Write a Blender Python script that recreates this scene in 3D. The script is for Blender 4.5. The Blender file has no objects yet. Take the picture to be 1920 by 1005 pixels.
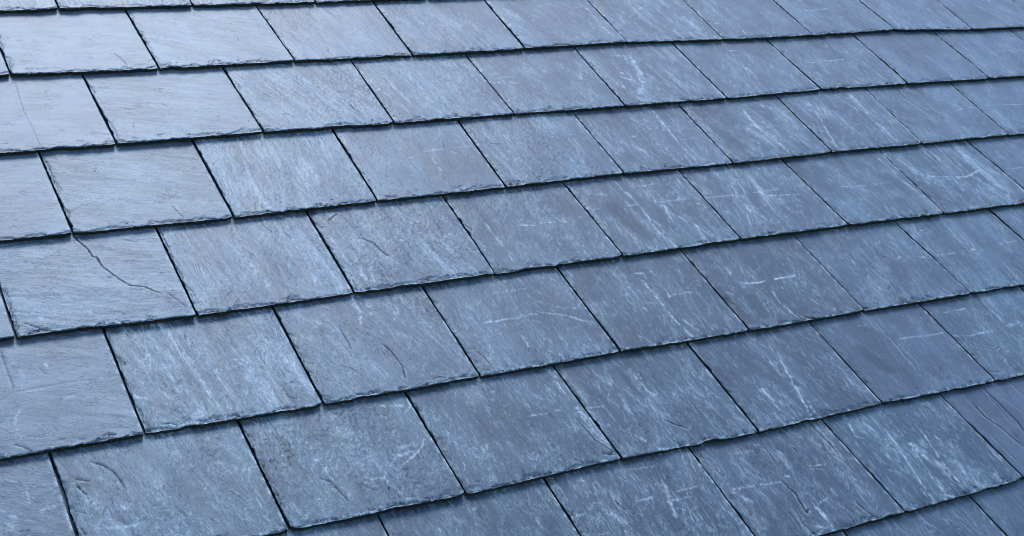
"""A slate roof seen close up from beside it, under a blue sky with a veiled sun."""
import bpy, math
import numpy as np
from mathutils import Matrix, Vector

scene = bpy.context.scene
col = scene.collection

# ------------------------------------------------------------------ camera
PITCH = math.radians(28.0)                 # roof pitch
EAVE_Z = 4.2                               # height of the roof frame's origin line above the ground
ROOF = Matrix.Translation((0, 0, EAVE_Z)) @ Matrix.Rotation(PITCH, 4, 'X')   # roof frame: x across, y up the slope, z out of it

cam_data = bpy.data.cameras.new('camera')
cam = bpy.data.objects.new('camera', cam_data)
col.objects.link(cam)
cam_data.sensor_width = 36.0
cam_data.lens = 36.0 * 2705.7346 / 1920.0
cam_data.clip_start = 0.05
cam_data.clip_end = 2000.0
_R = [[0.8730458944519266, -0.43157185498762685, 0.22701673983018167],
      [-0.1169520902270719, -0.6372679322867281, -0.7617163455446366],
      [0.4734058246072861, 0.638463245974971, -0.6068373824727431]]
_c = Matrix(((_R[0][0], -_R[1][0], -_R[2][0], -0.28976583),
             (_R[0][1], -_R[1][1], -_R[2][1], -2.34159038),
             (_R[0][2], -_R[1][2], -_R[2][2], 1.42834512),
             (0, 0, 0, 1)))
cam.matrix_world = ROOF @ _c
scene.camera = cam

# ------------------------------------------------------------------ light
SUN_ELEV, SUN_AZ = math.radians(60.0), math.radians(24.0)      # veiled sun, high behind the ridge
world = bpy.data.worlds.new('World')
scene.world = world
world.use_nodes = True
wn = world.node_tree
bg = wn.nodes['Background']
sky = wn.nodes.new('ShaderNodeTexSky')
sky.sky_type = 'NISHITA'
sky.sun_disc = False
sky.sun_elevation = SUN_ELEV
sky.sun_rotation = SUN_AZ
sky.air_density = 1.0
sky.dust_density = 1.0
sky.ozone_density = 1.0
wn.links.new(sky.outputs[0], bg.inputs[0])
bg.inputs[1].default_value = 0.15

sun_data = bpy.data.lights.new('sun', 'SUN')
sun_data.energy = 0.5
sun_data.angle = math.radians(22)
sun_data.color = (1.0, 0.99, 0.975)
sun = bpy.data.objects.new('sun', sun_data)
col.objects.link(sun)
_d = Vector((math.sin(SUN_AZ) * math.cos(SUN_ELEV), math.cos(SUN_AZ) * math.cos(SUN_ELEV), math.sin(SUN_ELEV)))
sun.rotation_euler = _d.to_track_quat('Z', 'Y').to_euler()
sun.location = (0, 0, 12)

scene.view_settings.view_transform = 'Standard'
scene.view_settings.look = 'None'
scene.view_settings.exposure = 1.7
scene.view_settings.gamma = 1.0
scene.view_settings.use_curve_mapping = False

scene.cycles.pixel_filter_type = 'BLACKMAN_HARRIS'
scene.cycles.filter_width = 1.1

# ------------------------------------------------------------------ measured layout (metres in the roof frame)
COURSE_STEP, STACK = 0.21039, 0.00925
PHASE = {-3: 0.042, -2: 0.168, -1: 0.045, 0: 0.0423, 9: 0.168, 10: 0.050, 11: 0.170}
# course: {joint: (x at the tail, y of the tail, lean)}
JOINTS = {
 1: {-3: (-0.5839, -0.2010, 0.000), -2: (-0.3339, -0.2010, 0.000), -1: (-0.0839, -0.2010, 0.000), 0: (0.1653, -0.2010, 0.000), 1: (0.4190, -0.2071, -0.023), 2: (0.6753, -0.2037, -0.024), 3: (0.9166, -0.2065, 0.014), 4: (1.1690, -0.2022, 0.019), 5: (1.4200, -0.1977, 0.009), 6: (1.6672, -0.2071, 0.024), 7: (1.9176, -0.2087, 0.009), 8: (2.1707, -0.2040, 0.010), 9: (2.4100, -0.2202, 0.054), 10: (2.6663, -0.2202, 0.000), 11: (2.9161, -0.2202, 0.000), 12: (3.1661, -0.2202, 0.000), 13: (3.4161, -0.2202, 0.000), 14: (3.6661, -0.2202, 0.000)},
 2: {-3: (-0.4608, -0.4198, 0.000), -2: (-0.2108, -0.4198, 0.000), -1: (0.0392, -0.4198, 0.000), 0: (0.2889, -0.4198, -0.015), 1: (0.5422, -0.4164, -0.021), 2: (0.7887, -0.4207, 0.009), 3: (1.0367, -0.4190, -0.002), 4: (1.2851, -0.4223, 0.030), 5: (1.5353, -0.4214, 0.011), 6: (1.7884, -0.4162, 0.012), 7: (2.0373, -0.4190, 0.035), 8: (2.2848, -0.4223, 0.043), 9: (2.5413, -0.4223, 0.000), 10: (2.7892, -0.4223, 0.000), 11: (3.0392, -0.4223, 0.000), 12: (3.2892, -0.4223, 0.000), 13: (3.5392, -0.4223, 0.000), 14: (3.7892, -0.4223, 0.000)},
 3: {-3: (-0.5824, -0.6347, 0.000), -2: (-0.3324, -0.6347, 0.000), -1: (-0.0824, -0.6347, 0.000), 0: (0.1682, -0.6347, -0.011), 1: (0.4192, -0.6365, -0.004), 2: (0.6694, -0.6320, 0.011), 3: (0.9151, -0.6318, 0.025), 4: (1.1651, -0.6267, 0.021), 5: (1.4137, -0.6300, 0.016), 6: (1.6637, -0.6268, 0.034), 7: (1.9072, -0.6294, 0.050), 8: (2.1577, -0.6305, 0.078), 9: (2.4176, -0.6305, 0.000), 10: (2.6676, -0.6305, 0.000), 11: (2.9176, -0.6305, 0.000), 12: (3.1676, -0.6305, 0.000), 13: (3.4176, -0.6305, 0.000), 14: (3.6676, -0.6305, 0.000)},
 4: {-3: (-0.7072, -0.8419, 0.000), -2: (-0.4572, -0.8419, 0.000), -1: (-0.2072, -0.8419, 0.000), 0: (0.0428, -0.8419, 0.000), 1: (0.2958, -0.8486, -0.000), 2: (0.5441, -0.8461, 0.003), 3: (0.7905, -0.8456, 0.021), 4: (1.0393, -0.8450, -0.007), 5: (1.2914, -0.8417, -0.001), 6: (1.5409, -0.8432, -0.008), 7: (1.7838, -0.8469, 0.034), 8: (2.0408, -0.8469, 0.000), 9: (2.2928, -0.8469, 0.000), 10: (2.5428, -0.8469, 0.000), 11: (2.7928, -0.8469, 0.000), 12: (3.0428, -0.8469, 0.000), 13: (3.2928, -0.8469, 0.000), 14: (3.5428, -0.8469, 0.000)},
 5: {-3: (-0.5870, -1.0587, 0.000), -2: (-0.3370, -1.0587, 0.000), -1: (-0.0870, -1.0587, 0.000), 0: (0.1624, -1.0587, -0.002), 1: (0.4130, -1.0614, 0.003), 2: (0.6622, -1.0590, -0.001), 3: (0.9106, -1.0582, -0.001), 4: (1.1620, -1.0614, 0.005), 5: (1.4127, -1.0606, 0.009), 6: (1.6634, -1.0637, -0.010), 7: (1.9110, -1.0637, 0.000), 8: (2.1630, -1.0637, 0.000), 9: (2.4130, -1.0637, 0.000), 10: (2.6630, -1.0637, 0.000), 11: (2.9130, -1.0637, 0.000), 12: (3.1630, -1.0637, 0.000), 13: (3.4130, -1.0637, 0.000), 14: (3.6630, -1.0637, 0.000)},
 6: {-3: (-0.7072, -1.2622, 0.000), -2: (-0.4572, -1.2622, 0.000), -1: (-0.2072, -1.2622, 0.000), 0: (0.0405, -1.2622, 0.000), 1: (0.2926, -1.2622, -0.010), 2: (0.5433, -1.2658, -0.009), 3: (0.7961, -1.2616, -0.023), 4: (1.0416, -1.2669, -0.001), 5: (1.2933, -1.2624, 0.000), 6: (1.5426, -1.2663, 0.010), 7: (1.7953, -1.2663, 0.000), 8: (2.0428, -1.2663, 0.000), 9: (2.2928, -1.2663, 0.000), 10: (2.5428, -1.2663, 0.000), 11: (2.7928, -1.2663, 0.000), 12: (3.0428, -1.2663, 0.000), 13: (3.2928, -1.2663, 0.000), 14: (3.5428, -1.2663, 0.000)},
 7: {-3: (-0.5808, -1.4658, 0.000), -2: (-0.3308, -1.4658, 0.000), -1: (-0.0808, -1.4658, 0.000), 0: (0.1692, -1.4658, 0.000), 1: (0.4158, -1.4658, 0.000), 2: (0.6693, -1.4658, 0.000), 3: (0.9159, -1.4658, 0.000), 4: (1.1771, -1.4658, -0.034), 5: (1.4286, -1.4609, -0.036), 6: (1.6692, -1.4609, 0.000), 7: (1.9192, -1.4609, 0.000), 8: (2.1692, -1.4609, 0.000), 9: (2.4192, -1.4609, 0.000), 10: (2.6692, -1.4609, 0.000), 11: (2.9192, -1.4609, 0.000), 12: (3.1692, -1.4609, 0.000), 13: (3.4192, -1.4609, 0.000), 14: (3.6692, -1.4609, 0.000)},
 8: {-3: (-0.6873, -1.6831, 0.000), -2: (-0.4373, -1.6831, 0.000), -1: (-0.1873, -1.6831, 0.000), 0: (0.0627, -1.6831, 0.000), 1: (0.3127, -1.6831, 0.000), 2: (0.5627, -1.6831, 0.000), 3: (0.8127, -1.6831, 0.000), 4: (1.0626, -1.6831, 0.000), 5: (1.3166, -1.6831, 0.000), 6: (1.5627, -1.6831, 0.000), 7: (1.8127, -1.6831, 0.000), 8: (2.0627, -1.6831, 0.000), 9: (2.3127, -1.6831, 0.000), 10: (2.5627, -1.6831, 0.000), 11: (2.8127, -1.6831, 0.000), 12: (3.0627, -1.6831, 0.000), 13: (3.3127, -1.6831, 0.000), 14: (3.5627, -1.6831, 0.000)},
}

# marks of each slate in millimetres from the middle of its tail: kind (s scratch, p pale patch, d dark patch, c crack), half width, strength, path
MARKS = {
 (1, 0): [
  ('c', 0.9, 0.7, [(62, 53), (69, 35), (74, 13)]),
  ('c', 0.6, 0.6, [(78, 8), (99, 2)]),
  ('c', 0.6, 0.5, [(119, 73), (129, 69)]),
  ('c', 0.7, 0.5, [(113, 20), (124, 30)]),
  ('s', 0.7, 0.4, [(56, 99), (63, 81)]),
  ('p', 1.1, 0.2, [(5, 190), (47, 175)]),
  ('p', 2.6, 0.25, [(-94, 174), (-30, 164)]),
 ],
 (1, 1): [
  ('c', 0.6, 0.5, [(-129, 165), (-119, 155)]),
  ('c', 0.6, 0.5, [(-127, 129), (-122, 120)]),
  ('p', 1.2, 0.4, [(2, 110), (44, 106)]),
  ('c', 0.7, 0.5, [(61, 129), (68, 126)]),
 ],
 (1, 2): [
  ('c', 0.6, 0.5, [(-112, 173), (-100, 189)]),
  ('p', 3.7, 0.35, [(42, 108), (45, 64)]),
 ],
 (1, 3): [
  ('s', 1.1, 1, [(-59, 122), (-50, 115)]),
  ('s', 1.1, 1, [(-19, 109), (-11, 102)]),
  ('c', 0.7, 0.6, [(-117, 62), (-117, 47)]),
  ('c', 0.7, 0.5, [(-125, 1), (-101, -4)]),
 ],
 (1, 4): [
  ('s', 1.2, 0.9, [(-63, 104), (-47, 103)]),
  ('p', 1.6, 0.6, [(69, 146), (102, 161)]),
  ('p', 5, 0.7, [(104, 143), (101, 73), (100, 22)]),
  ('s', 1.5, 0.7, [(18, 32), (17, 26)]),
 ],
 (1, 5): [
  ('s', 1.6, 0.6, [(-58, 104), (-25, 131), (20, 157)]),
  ('s', 1.7, 0.8, [(45, 162), (42, 141)]),
  ('p', 5.3, 0.6, [(80, 94), (90, 29), (109, 0)]),
 ],
 (1, 6): [
  ('s', 1.7, 1, [(-105, 68), (-92, 70)]),
 ],
 (1, 7): [
  ('s', 1.8, 0.6, [(-61, 134), (-66, 107)]),
  ('s', 1.5, 0.9, [(-66, 107), (-32, 107), (2, 111)]),
  ('s', 1.1, 0.5, [(-119, 62), (-90, 75)]),
 ],
 (1, 8): [
  ('c', 0.7, 0.6, [(-34, 106), (-34, 75), (-23, 70)]),
  ('c', 0.6, 0.4, [(-65, 124), (-60, 100)]),
  ('c', 0.6, 0.5, [(-52, 29), (-46, 9)]),
  ('p', 2.7, 0.6, [(-86, 86), (-95, 21)]),
 ],
 (2, -1): [
  ('c', 0.6, 0.5, [(6, 210), (1, 114), (4, 70), (5, 31), (6, -2)]),
  ('s', 1.2, 0.6, [(9, 113), (13, 110)]),
  ('c', 0.9, 0.6, [(100, -1), (117, 14)]),
 ],
 (2, 0): [
  ('p', 2.1, 0.35, [(-40, 36), (-28, 5)]),
  ('p', 2.2, 0.35, [(82, 61), (90, 24)]),
 ],
 (2, 1): [
  ('c', 1, 0.8, [(64, 68), (65, 48), (72, 42)]),
  ('c', 0.8, 0.8, [(58, 113), (67, 109)]),
  ('c', 0.6, 0.6, [(-77, 50), (-60, 48), (-53, 34)]),
  ('p', 5.8, 0.5, [(-85, 137), (-40, 110)]),
  ('p', 1.9, 0.6, [(15, 39), (46, 45)]),
 ],
 (2, 2): [
  ('p', 2.3, 0.7, [(-81, 186), (-76, 121), (-68, 64)]),
  ('p', 1.8, 0.6, [(-37, 181), (-29, 122), (-24, 58)]),
  ('p', 1.6, 0.4, [(25, 199), (31, 151)]),
  ('p', 2.2, 0.6, [(-108, 113), (-94, 78), (-82, 32)]),
  ('p', 2, 0.5, [(-122, 104), (-105, 113)]),
 ],
 (2, 3): [
  ('p', 1.6, 0.6, [(-115, 111), (-82, 113), (-60, 102)]),
  ('p', 1.4, 0.4, [(-97, 127), (-60, 129)]),
  ('p', 2.6, 0.6, [(114, 187), (105, 149), (79, 102)]),
 ],
 (2, 4): [
  ('s', 3.3, 1, [(-7, 182), (-12, 144), (-21, 106), (-39, 71), (-69, 37)]),
  ('s', 1.8, 0.8, [(-16, 157), (-23, 119), (-43, 77), (-65, 49)]),
  ('p', 2.7, 0.9, [(-43, 186), (-20, 184), (-26, 158)]),
  ('p', 1.7, 0.8, [(-99, 89), (-87, 57), (-76, 44)]),
  ('p', 1.8, 0.7, [(-64, 117), (-52, 78)]),
  ('p', 1.5, 0.6, [(-81, 106), (-56, 91)]),
  ('p', 1.8, 0.7, [(-61, 168), (-63, 111)]),
  ('p', 14.7, 0.45, [(-56, 110), (-52, 103)]),
  ('s', 1.4, 0.7, [(-62, 36), (-54, 5)]),
 ],
 (2, 5): [
  ('s', 1.6, 1, [(-4, 176), (12, 175)]),
  ('p', 3.9, 0.5, [(-19, 157), (-2, 88)]),
 ],
 (2, 6): [
  ('s', 1.4, 0.7, [(-77, 110), (-54, 104)]),
  ('s', 1.4, 0.8, [(-32, 109), (2, 111), (32, 113)]),
  ('p', 2.4, 0.5, [(-24, 30), (3, 7)]),
 ],
 (2, 7): [
  ('c', 0.8, 0.5, [(-53, 196), (-60, 145), (-66, 102), (-65, 81)]),
  ('c', 0.9, 0.6, [(-121, 100), (-116, 86)]),
  ('c', 0.9, 0.7, [(-117, 58), (-121, 34)]),
  ('c', 0.8, 0.4, [(-86, 90), (-92, 48), (-50, 23)]),
  ('c', 0.6, 0.5, [(10, 117), (3, 46)]),
  ('c', 0.6, 0.5, [(26, 189), (18, 109)]),
 ],
 (2, 8): [
  ('s', 1.2, 0.6, [(-12, 111), (84, 107)]),
 ],
 (3, -1): [
  ('c', 0.5, 0.4, [(46, 127), (96, 121)]),
  ('c', 0.5, 0.4, [(42, 108), (82, 103)]),
  ('c', 0.5, 0.3, [(35, 73), (57, 70)]),
 ],
 (3, 0): [
  ('c', 0.5, 0.4, [(-115, 128), (-63, 118), (3, 110)]),
  ('c', 0.5, 0.4, [(11, 111), (82, 105)]),
  ('c', 0.5, 0.3, [(-108, 138), (-36, 125)]),
  ('c', 0.5, 0.3, [(-47, 63), (-4, 56)]),
  ('s', 1.2, 1, [(49, 116), (56, 117)]),
  ('s', 0.8, 0.6, [(87, 122), (92, 122)]),
  ('p', 8, 0.55, [(54, 81), (90, 44)]),
  ('c', 1, 0.6, [(38, 44), (44, 21), (48, 8)]),
  ('s', 1.2, 0.7, [(43, 52), (48, 25)]),
  ('c', 0.6, 0.4, [(44, 101), (41, 61)]),
  ('s', 0.8, 0.5, [(-77, 98), (-76, 76)]),
  ('s', 0.8, 0.5, [(-67, 92), (-68, 73)]),
  ('s', 0.9, 0.5, [(-68, 58), (-75, 29)]),
 ],
 (3, 1): [
  ('s', 0.7, 0.4, [(-20, 159), (-5, 154)]),
  ('s', 0.7, 0.7, [(-22, 157), (-6, 153)]),
  ('p', 1.9, 0.6, [(-63, 129), (-66, 54), (-61, 8)]),
  ('p', 1.5, 0.5, [(-70, 60), (-63, 9)]),
  ('s', 0.7, 0.4, [(18, 170), (35, 163)]),
  ('p', 2, 0.7, [(24, 155), (23, 82), (18, 45)]),
  ('p', 1.5, 0.6, [(49, 112), (42, 56), (67, 19)]),
 ],
 (3, 2): [
  ('s', 1.4, 1, [(-19, 112), (-9, 111)]),
  ('s', 1.2, 0.6, [(71, 121), (73, 112)]),
  ('p', 1.4, 0.6, [(24, 106), (25, 66)]),
 ],
 (3, 3): [
  ('c', 1, 0.8, [(-97, 143), (-89, 129), (-71, 125)]),
 ],
 (3, 4): [
  ('s', 2.2, 0.9, [(57, 209), (55, 168), (50, 111), (48, 55), (49, 21)]),
  ('s', 1.1, 0.7, [(-46, 112), (-33, 112)]),
  ('s', 1.4, 1, [(-5, 112), (-3, 109)]),
  ('p', 3.8, 0.5, [(-51, 80), (-39, 45)]),
  ('c', 0.8, 0.5, [(107, 52), (119, 47)]),
  ('d', 8.2, 0.3, [(-98, 199), (-85, 157)]),
 ],
 (3, 5): [
  ('s', 3, 0.9, [(17, 178), (8, 112), (22, 69), (23, 17)]),
  ('p', 5, 0.7, [(71, 184), (108, 154)]),
  ('p', 3.7, 0.7, [(88, 144), (91, 120)]),
  ('p', 3.6, 0.7, [(-3, 114), (38, 103)]),
  ('d', 13, 0.7, [(-91, 179), (-90, 108), (-72, 48)]),
 ],
 (3, 6): [
  ('s', 2.5, 0.8, [(-53, 181), (-64, 126), (-101, 17)]),
  ('p', 3.9, 0.8, [(74, 192), (61, 92), (62, 6)]),
  ('p', 3.3, 0.5, [(37, 196), (48, 131)]),
  ('d', 14.1, 0.4, [(-68, 127), (-64, 65)]),
 ],
 (3, 7): [
  ('c', 1.2, 0.8, [(-116, 91), (-105, 77), (-91, 59)]),
  ('c', 1.3, 0.9, [(-33, 205), (-36, 165), (-27, 131), (-21, 95)]),
  ('c', 0.7, 0.5, [(62, 174), (61, 140)]),
  ('c', 0.8, 0.6, [(70, 139), (86, 124)]),
  ('c', 0.7, 0.5, [(17, 172), (19, 152)]),
  ('s', 1, 0.7, [(65, 107), (85, 108)]),
  ('s', 1.4, 0.7, [(104, 112), (121, 110)]),
  ('p', 2.6, 0.5, [(-113, 40), (-121, 11)]),
 ],
 (3, 8): [
  ('s', 1.1, 0.8, [(-98, 113), (14, 106)]),
 ],
 (4, 0): [
  ('c', 1.2, 1, [(0, 222), (4, 201), (13, 179), (16, 157), (21, 156), (23, 134), (34, 110), (40, 98), (51, 80), (70, 74), (81, 61), (91, 53)]),
  ('c', 0.8, 0.7, [(23, 106), (31, 104)]),
  ('c', 1.1, 0.7, [(95, 58), (100, 51), (106, 39), (117, 15)]),
  ('c', 0.6, 0.4, [(-115, 164), (-64, 156)]),
  ('c', 0.6, 0.4, [(-120, 139), (-100, 135)]),
  ('c', 0.5, 0.4, [(43, 120), (103, 111)]),
  ('p', 1.2, 0.5, [(-125, 113), (-104, 111)]),
  ('s', 0.8, 0.5, [(95, 197), (101, 167), (107, 134)]),
  ('d', 4.7, 0.35, [(76, 164), (89, 149)]),
  ('p', 2.9, 0.4, [(-86, 202), (-48, 163)]),
  ('c', 1.3, 0.9, [(-113, 29), (-98, 17), (-84, 5)]),
  ('c', 0.7, 0.5, [(-124, 77), (-117, 52)]),
  ('p', 2.7, 0.8, [(-111, 47), (-73, 25)]),
  ('p', 1.6, 0.5, [(-46, 74), (-20, 32)]),
  ('c', 0.7, 0.6, [(53, 9), (60, 5)]),
 ],
 (4, 1): [
  ('s', 1, 1, [(-29, 113), (-26, 110)]),
  ('s', 0.8, 0.6, [(-21, 164), (-20, 161)]),
  ('p', 2.7, 0.7, [(-21, 137), (-9, 82), (-1, 44)]),
  ('p', 1.4, 0.5, [(-10, 110), (-1, 32)]),
  ('c', 0.7, 0.5, [(-9, 207), (-9, 187)]),
  ('s', 2, 0.8, [(79, 187), (77, 144), (79, 89), (75, 45), (69, 18)]),
  ('p', 1.6, 0.6, [(48, 167), (73, 162)]),
  ('d', 9.8, 0.5, [(22, 76), (26, 67)]),
  ('c', 1, 0.6, [(70, 167), (76, 149)]),
  ('p', 2.3, 0.7, [(-1, 96), (7, 27)]),
  ('d', 4.4, 0.5, [(97, 82), (101, 24)]),
  ('s', 1.4, 0.5, [(36, 35), (76, 11)]),
 ],
 (4, 2): [
  ('c', 1.1, 0.9, [(-61, 128), (-45, 111), (-41, 89), (-34, 73)]),
  ('c', 1, 0.7, [(-74, 200), (-98, 182)]),
  ('c', 0.6, 0.5, [(-106, 175), (-84, 171)]),
  ('s', 1.5, 0.8, [(-43, 120), (-42, 117)]),
  ('s', 0.9, 1, [(0, 111), (12, 110)]),
  ('c', 0.6, 0.5, [(37, 141), (27, 120)]),
  ('c', 0.7, 0.5, [(5, 151), (13, 136)]),
  ('s', 2.5, 0.8, [(-111, 149), (-107, 80), (-92, 24)]),
  ('p', 1.8, 0.6, [(-91, 94), (-93, 36)]),
  ('p', 1.7, 0.6, [(-106, 97), (-83, 101)]),
  ('p', 2.5, 0.6, [(-75, 66), (-81, 17)]),
  ('s', 0.8, 0.6, [(-71, 52), (-67, 51)]),
  ('s', 0.8, 0.6, [(-33, 32), (-30, 30)]),
  ('c', 0.7, 0.7, [(-14, 8), (0, 9), (8, 2)]),
  ('p', 2, 0.6, [(81, 106), (96, 112)]),
  ('p', 6.5, 0.3, [(69, 73), (81, 36)]),
 ],
 (4, 3): [
  ('p', 3.2, 0.6, [(-79, 131), (-77, 27)]),
  ('c', 1.3, 0.8, [(-121, 138), (-111, 115)]),
  ('c', 0.7, 0.5, [(-118, 101), (-112, 89)]),
  ('s', 1.2, 1, [(-20, 114), (-6, 112), (8, 108)]),
  ('s', 0.7, 0.6, [(21, 115), (66, 110)]),
  ('s', 0.7, 0.5, [(23, 174), (25, 172)]),
  ('s', 0.7, 0.6, [(100, 118), (104, 115)]),
 ],
 (4, 4): [
  ('d', 17.3, 0.75, [(-75, 132), (-64, 77), (-52, 42)]),
  ('s', 2, 1, [(-26, 205), (-20, 163), (-18, 108), (-25, 46), (-16, 2)]),
  ('s', 1, 0.6, [(0, 185), (27, 182), (53, 185)]),
  ('p', 4.1, 0.6, [(19, 147), (28, 110), (18, 72)]),
  ('s', 1.3, 0.8, [(29, 115), (30, 112)]),
  ('p', 3.1, 0.7, [(32, 90), (49, 67)]),
  ('p', 2.4, 0.7, [(91, 115), (116, 110)]),
  ('p', 2.3, 0.7, [(113, 106), (109, 56)]),
  ('p', 4.1, 0.9, [(60, 51), (78, 9)]),
  ('c', 0.7, 0.4, [(84, 172), (85, 151)]),
  ('s', 1, 0.6, [(-104, 177), (-61, 169)]),
  ('s', 0.8, 0.4, [(-30, 180), (-24, 179)]),
 ],
 (4, 5): [
  ('s', 1.4, 1, [(10, 110), (30, 109)]),
  ('s', 0.8, 0.5, [(35, 107), (59, 106)]),
  ('p', 2.4, 0.6, [(-53, 127), (-55, 60), (-53, 20)]),
  ('c', 1.1, 0.6, [(-51, 60), (-48, 44)]),
  ('s', 1.4, 1, [(17, 110), (30, 109)]),
  ('s', 0.8, 0.5, [(40, 108), (84, 104)]),
  ('c', 1.2, 0.7, [(-50, 60), (-46, 39)]),
  ('p', 1.9, 0.5, [(-41, 83), (-40, 38)]),
 ],
 (4, 6): [
  ('s', 1.2, 0.6, [(-54, 114), (4, 110)]),
  ('s', 0.9, 0.5, [(21, 110), (54, 110)]),
  ('p', 1.7, 0.6, [(13, 30), (8, 5)]),
  ('p', 1.4, 0.6, [(-1, 38), (-2, 17)]),
  ('p', 2.7, 0.7, [(105, 188), (106, 102), (118, 7)]),
  ('c', 1, 0.6, [(-116, 44), (-111, 15), (-96, 5)]),
 ],
 (4, 7): [
  ('c', 1.2, 0.7, [(-5, 211), (-9, 170), (-11, 147)]),
  ('s', 1.9, 0.9, [(-64, 117), (-19, 107), (20, 101), (70, 117)]),
  ('s', 1.9, 0.9, [(9, 60), (14, 51)]),
  ('p', 3.1, 0.6, [(-63, 103), (-4, 99)]),
  ('c', 0.8, 0.5, [(-56, 100), (-26, 90)]),
  ('p', 3.7, 0.6, [(-99, 183), (-78, 105)]),
  ('p', 4.5, 0.5, [(37, 110), (62, 15)]),
  ('c', 1.1, 0.6, [(-115, 50), (-120, 12)]),
 ],
 (4, 8): [
  ('s', 1.3, 0.7, [(-111, 112), (-64, 109)]),
 ],
 (5, -1): [
  ('s', 0.7, 0.9, [(26, 182), (34, 181)]),
  ('s', 0.8, 0.9, [(32, 162), (34, 157)]),
  ('c', 0.8, 0.6, [(-18, 204), (-18, 164), (-17, 140), (-17, 121)]),
  ('c', 0.5, 0.4, [(-20, 115), (47, 119), (121, 115)]),
  ('s', 1, 0.5, [(-18, 113), (4, 113), (31, 111)]),
  ('s', 0.8, 0.6, [(65, 110), (68, 110)]),
  ('s', 0.5, 0.6, [(89, 119), (114, 115)]),
  ('c', 0.7, 0.5, [(22, 158), (29, 140)]),
  ('p', 2.6, 0.4, [(-9, 188), (0, 140)]),
  ('p', 2.3, 0.7, [(42, 88), (55, 91)]),
  ('s', 0.8, 0.6, [(119, 99), (122, 97)]),
  ('c', 1, 0.6, [(-23, 31), (-1, 24)]),
  ('c', 1.3, 0.8, [(-37, 19), (-29, 13), (-19, 3)]),
  ('s', 0.8, 0.6, [(-16, 84), (-28, 65), (-29, 41), (-28, 29)]),
  ('c', 0.8, 0.7, [(70, 7), (79, 11), (86, 5)]),
  ('c', 0.8, 0.6, [(40, 9), (49, 6)]),
 ],
 (5, 0): [
  ('p', 1.6, 0.7, [(-82, 153), (-65, 118), (-59, 67)]),
  ('p', 1.2, 0.6, [(-55, 150), (-46, 114)]),
  ('p', 1.2, 0.4, [(-85, 76), (-73, 57)]),
  ('p', 1.5, 0.8, [(-120, 74), (-104, 64)]),
  ('p', 1.4, 0.6, [(-1, 110), (4, 61)]),
  ('p', 1.2, 0.7, [(-23, 61), (-24, 22)]),
  ('p', 1.2, 0.6, [(-3, 53), (-4, 21)]),
  ('s', 0.7, 0.9, [(35, 115), (53, 112)]),
  ('p', 1.4, 0.6, [(48, 89), (51, 64)]),
  ('p', 1.7, 0.5, [(89, 161), (96, 138)]),
  ('c', 0.7, 0.5, [(-5, 60), (2, 39)]),
  ('d', 5.4, 0.45, [(-102, 54), (-77, 38)]),
  ('c', 1, 0.8, [(-101, 13), (-88, 12), (-79, 6)]),
  ('c', 1.2, 0.8, [(-3, 9), (11, -1)]),
  ('s', 0.8, 0.7, [(-126, 115), (-122, 111)]),
  ('c', 1, 0.6, [(110, 148), (119, 150)]),
  ('c', 1.1, 0.7, [(82, 23), (93, 17)]),
  ('p', 1.8, 0.5, [(68, 67), (58, 18)]),
 ],
 (5, 1): [
  ('s', 2.2, 0.9, [(3, 215), (2, 179), (-7, 151)]),
  ('p', 1.2, 0.6, [(25, 202), (16, 169)]),
  ('p', 1, 0.6, [(54, 196), (60, 171), (48, 150)]),
  ('s', 1, 0.6, [(100, 171), (102, 162)]),
  ('p', 2, 0.9, [(41, 115), (50, 112)]),
  ('s', 1, 0.6, [(12, 116), (13, 114)]),
  ('p', 3.5, 0.7, [(-75, 173), (-55, 146)]),
  ('d', 4.3, 0.5, [(-31, 156), (-30, 118)]),
  ('d', 3.7, 0.3, [(118, 179), (125, 146)]),
  ('c', 0.7, 0.6, [(-42, 147), (-41, 117), (-43, 99)]),
  ('c', 1.2, 0.8, [(7, 102), (15, 78), (17, 45), (11, 22)]),
  ('s', 0.8, 0.7, [(14, 64), (16, 38)]),
  ('c', 0.8, 0.5, [(-121, 60), (-115, 48)]),
  ('c', 0.6, 0.5, [(-116, 83), (-107, 81)]),
  ('c', 0.8, 0.6, [(-80, 12), (-70, 6)]),
  ('c', 1.3, 0.7, [(-120, 15), (-107, 5)]),
  ('c', 0.8, 0.6, [(45, 10), (61, 12), (74, 7)]),
  ('c', 0.8, 0.6, [(95, 6), (111, 12)]),
 ],
 (5, 2): [
  ('s', 0.8, 0.6, [(-86, 113), (-51, 111)]),
  ('s', 1.3, 1, [(-51, 111), (-17, 111)]),
  ('s', 0.8, 0.9, [(-17, 111), (12, 112)]),
  ('s', 0.7, 0.4, [(-19, 175), (56, 176)]),
  ('s', 0.8, 0.6, [(-18, 70), (-19, 40)]),
  ('c', 1, 0.6, [(-107, 52), (-100, 39), (-97, 16)]),
  ('c', 0.7, 0.5, [(-117, 60), (-103, 55)]),
  ('c', 0.8, 0.6, [(-116, 12), (-105, 7)]),
  ('d', 5.1, 0.35, [(-107, 109), (-101, 54)]),
  ('s', 1.1, 0.9, [(16, 114), (44, 113), (69, 103), (90, 89), (117, 73)]),
  ('s', 0.9, 0.6, [(50, 140), (67, 128), (85, 112)]),
  ('s', 1.3, 0.9, [(98, 113), (110, 109)]),
  ('s', 0.9, 0.6, [(17, 100), (30, 91)]),
  ('s', 0.9, 0.7, [(62, 115), (64, 112)]),
  ('s', 0.8, 0.5, [(-17, 66), (-18, 43)]),
  ('s', 1, 0.7, [(21, 16), (26, 3)]),
 ],
 (5, 3): [
  ('s', 0.9, 0.6, [(4, 174), (43, 176)]),
  ('s', 2.1, 0.9, [(6, 163), (9, 115), (7, 61), (14, 6)]),
  ('s', 0.9, 0.7, [(36, 127), (32, 106)]),
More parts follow.
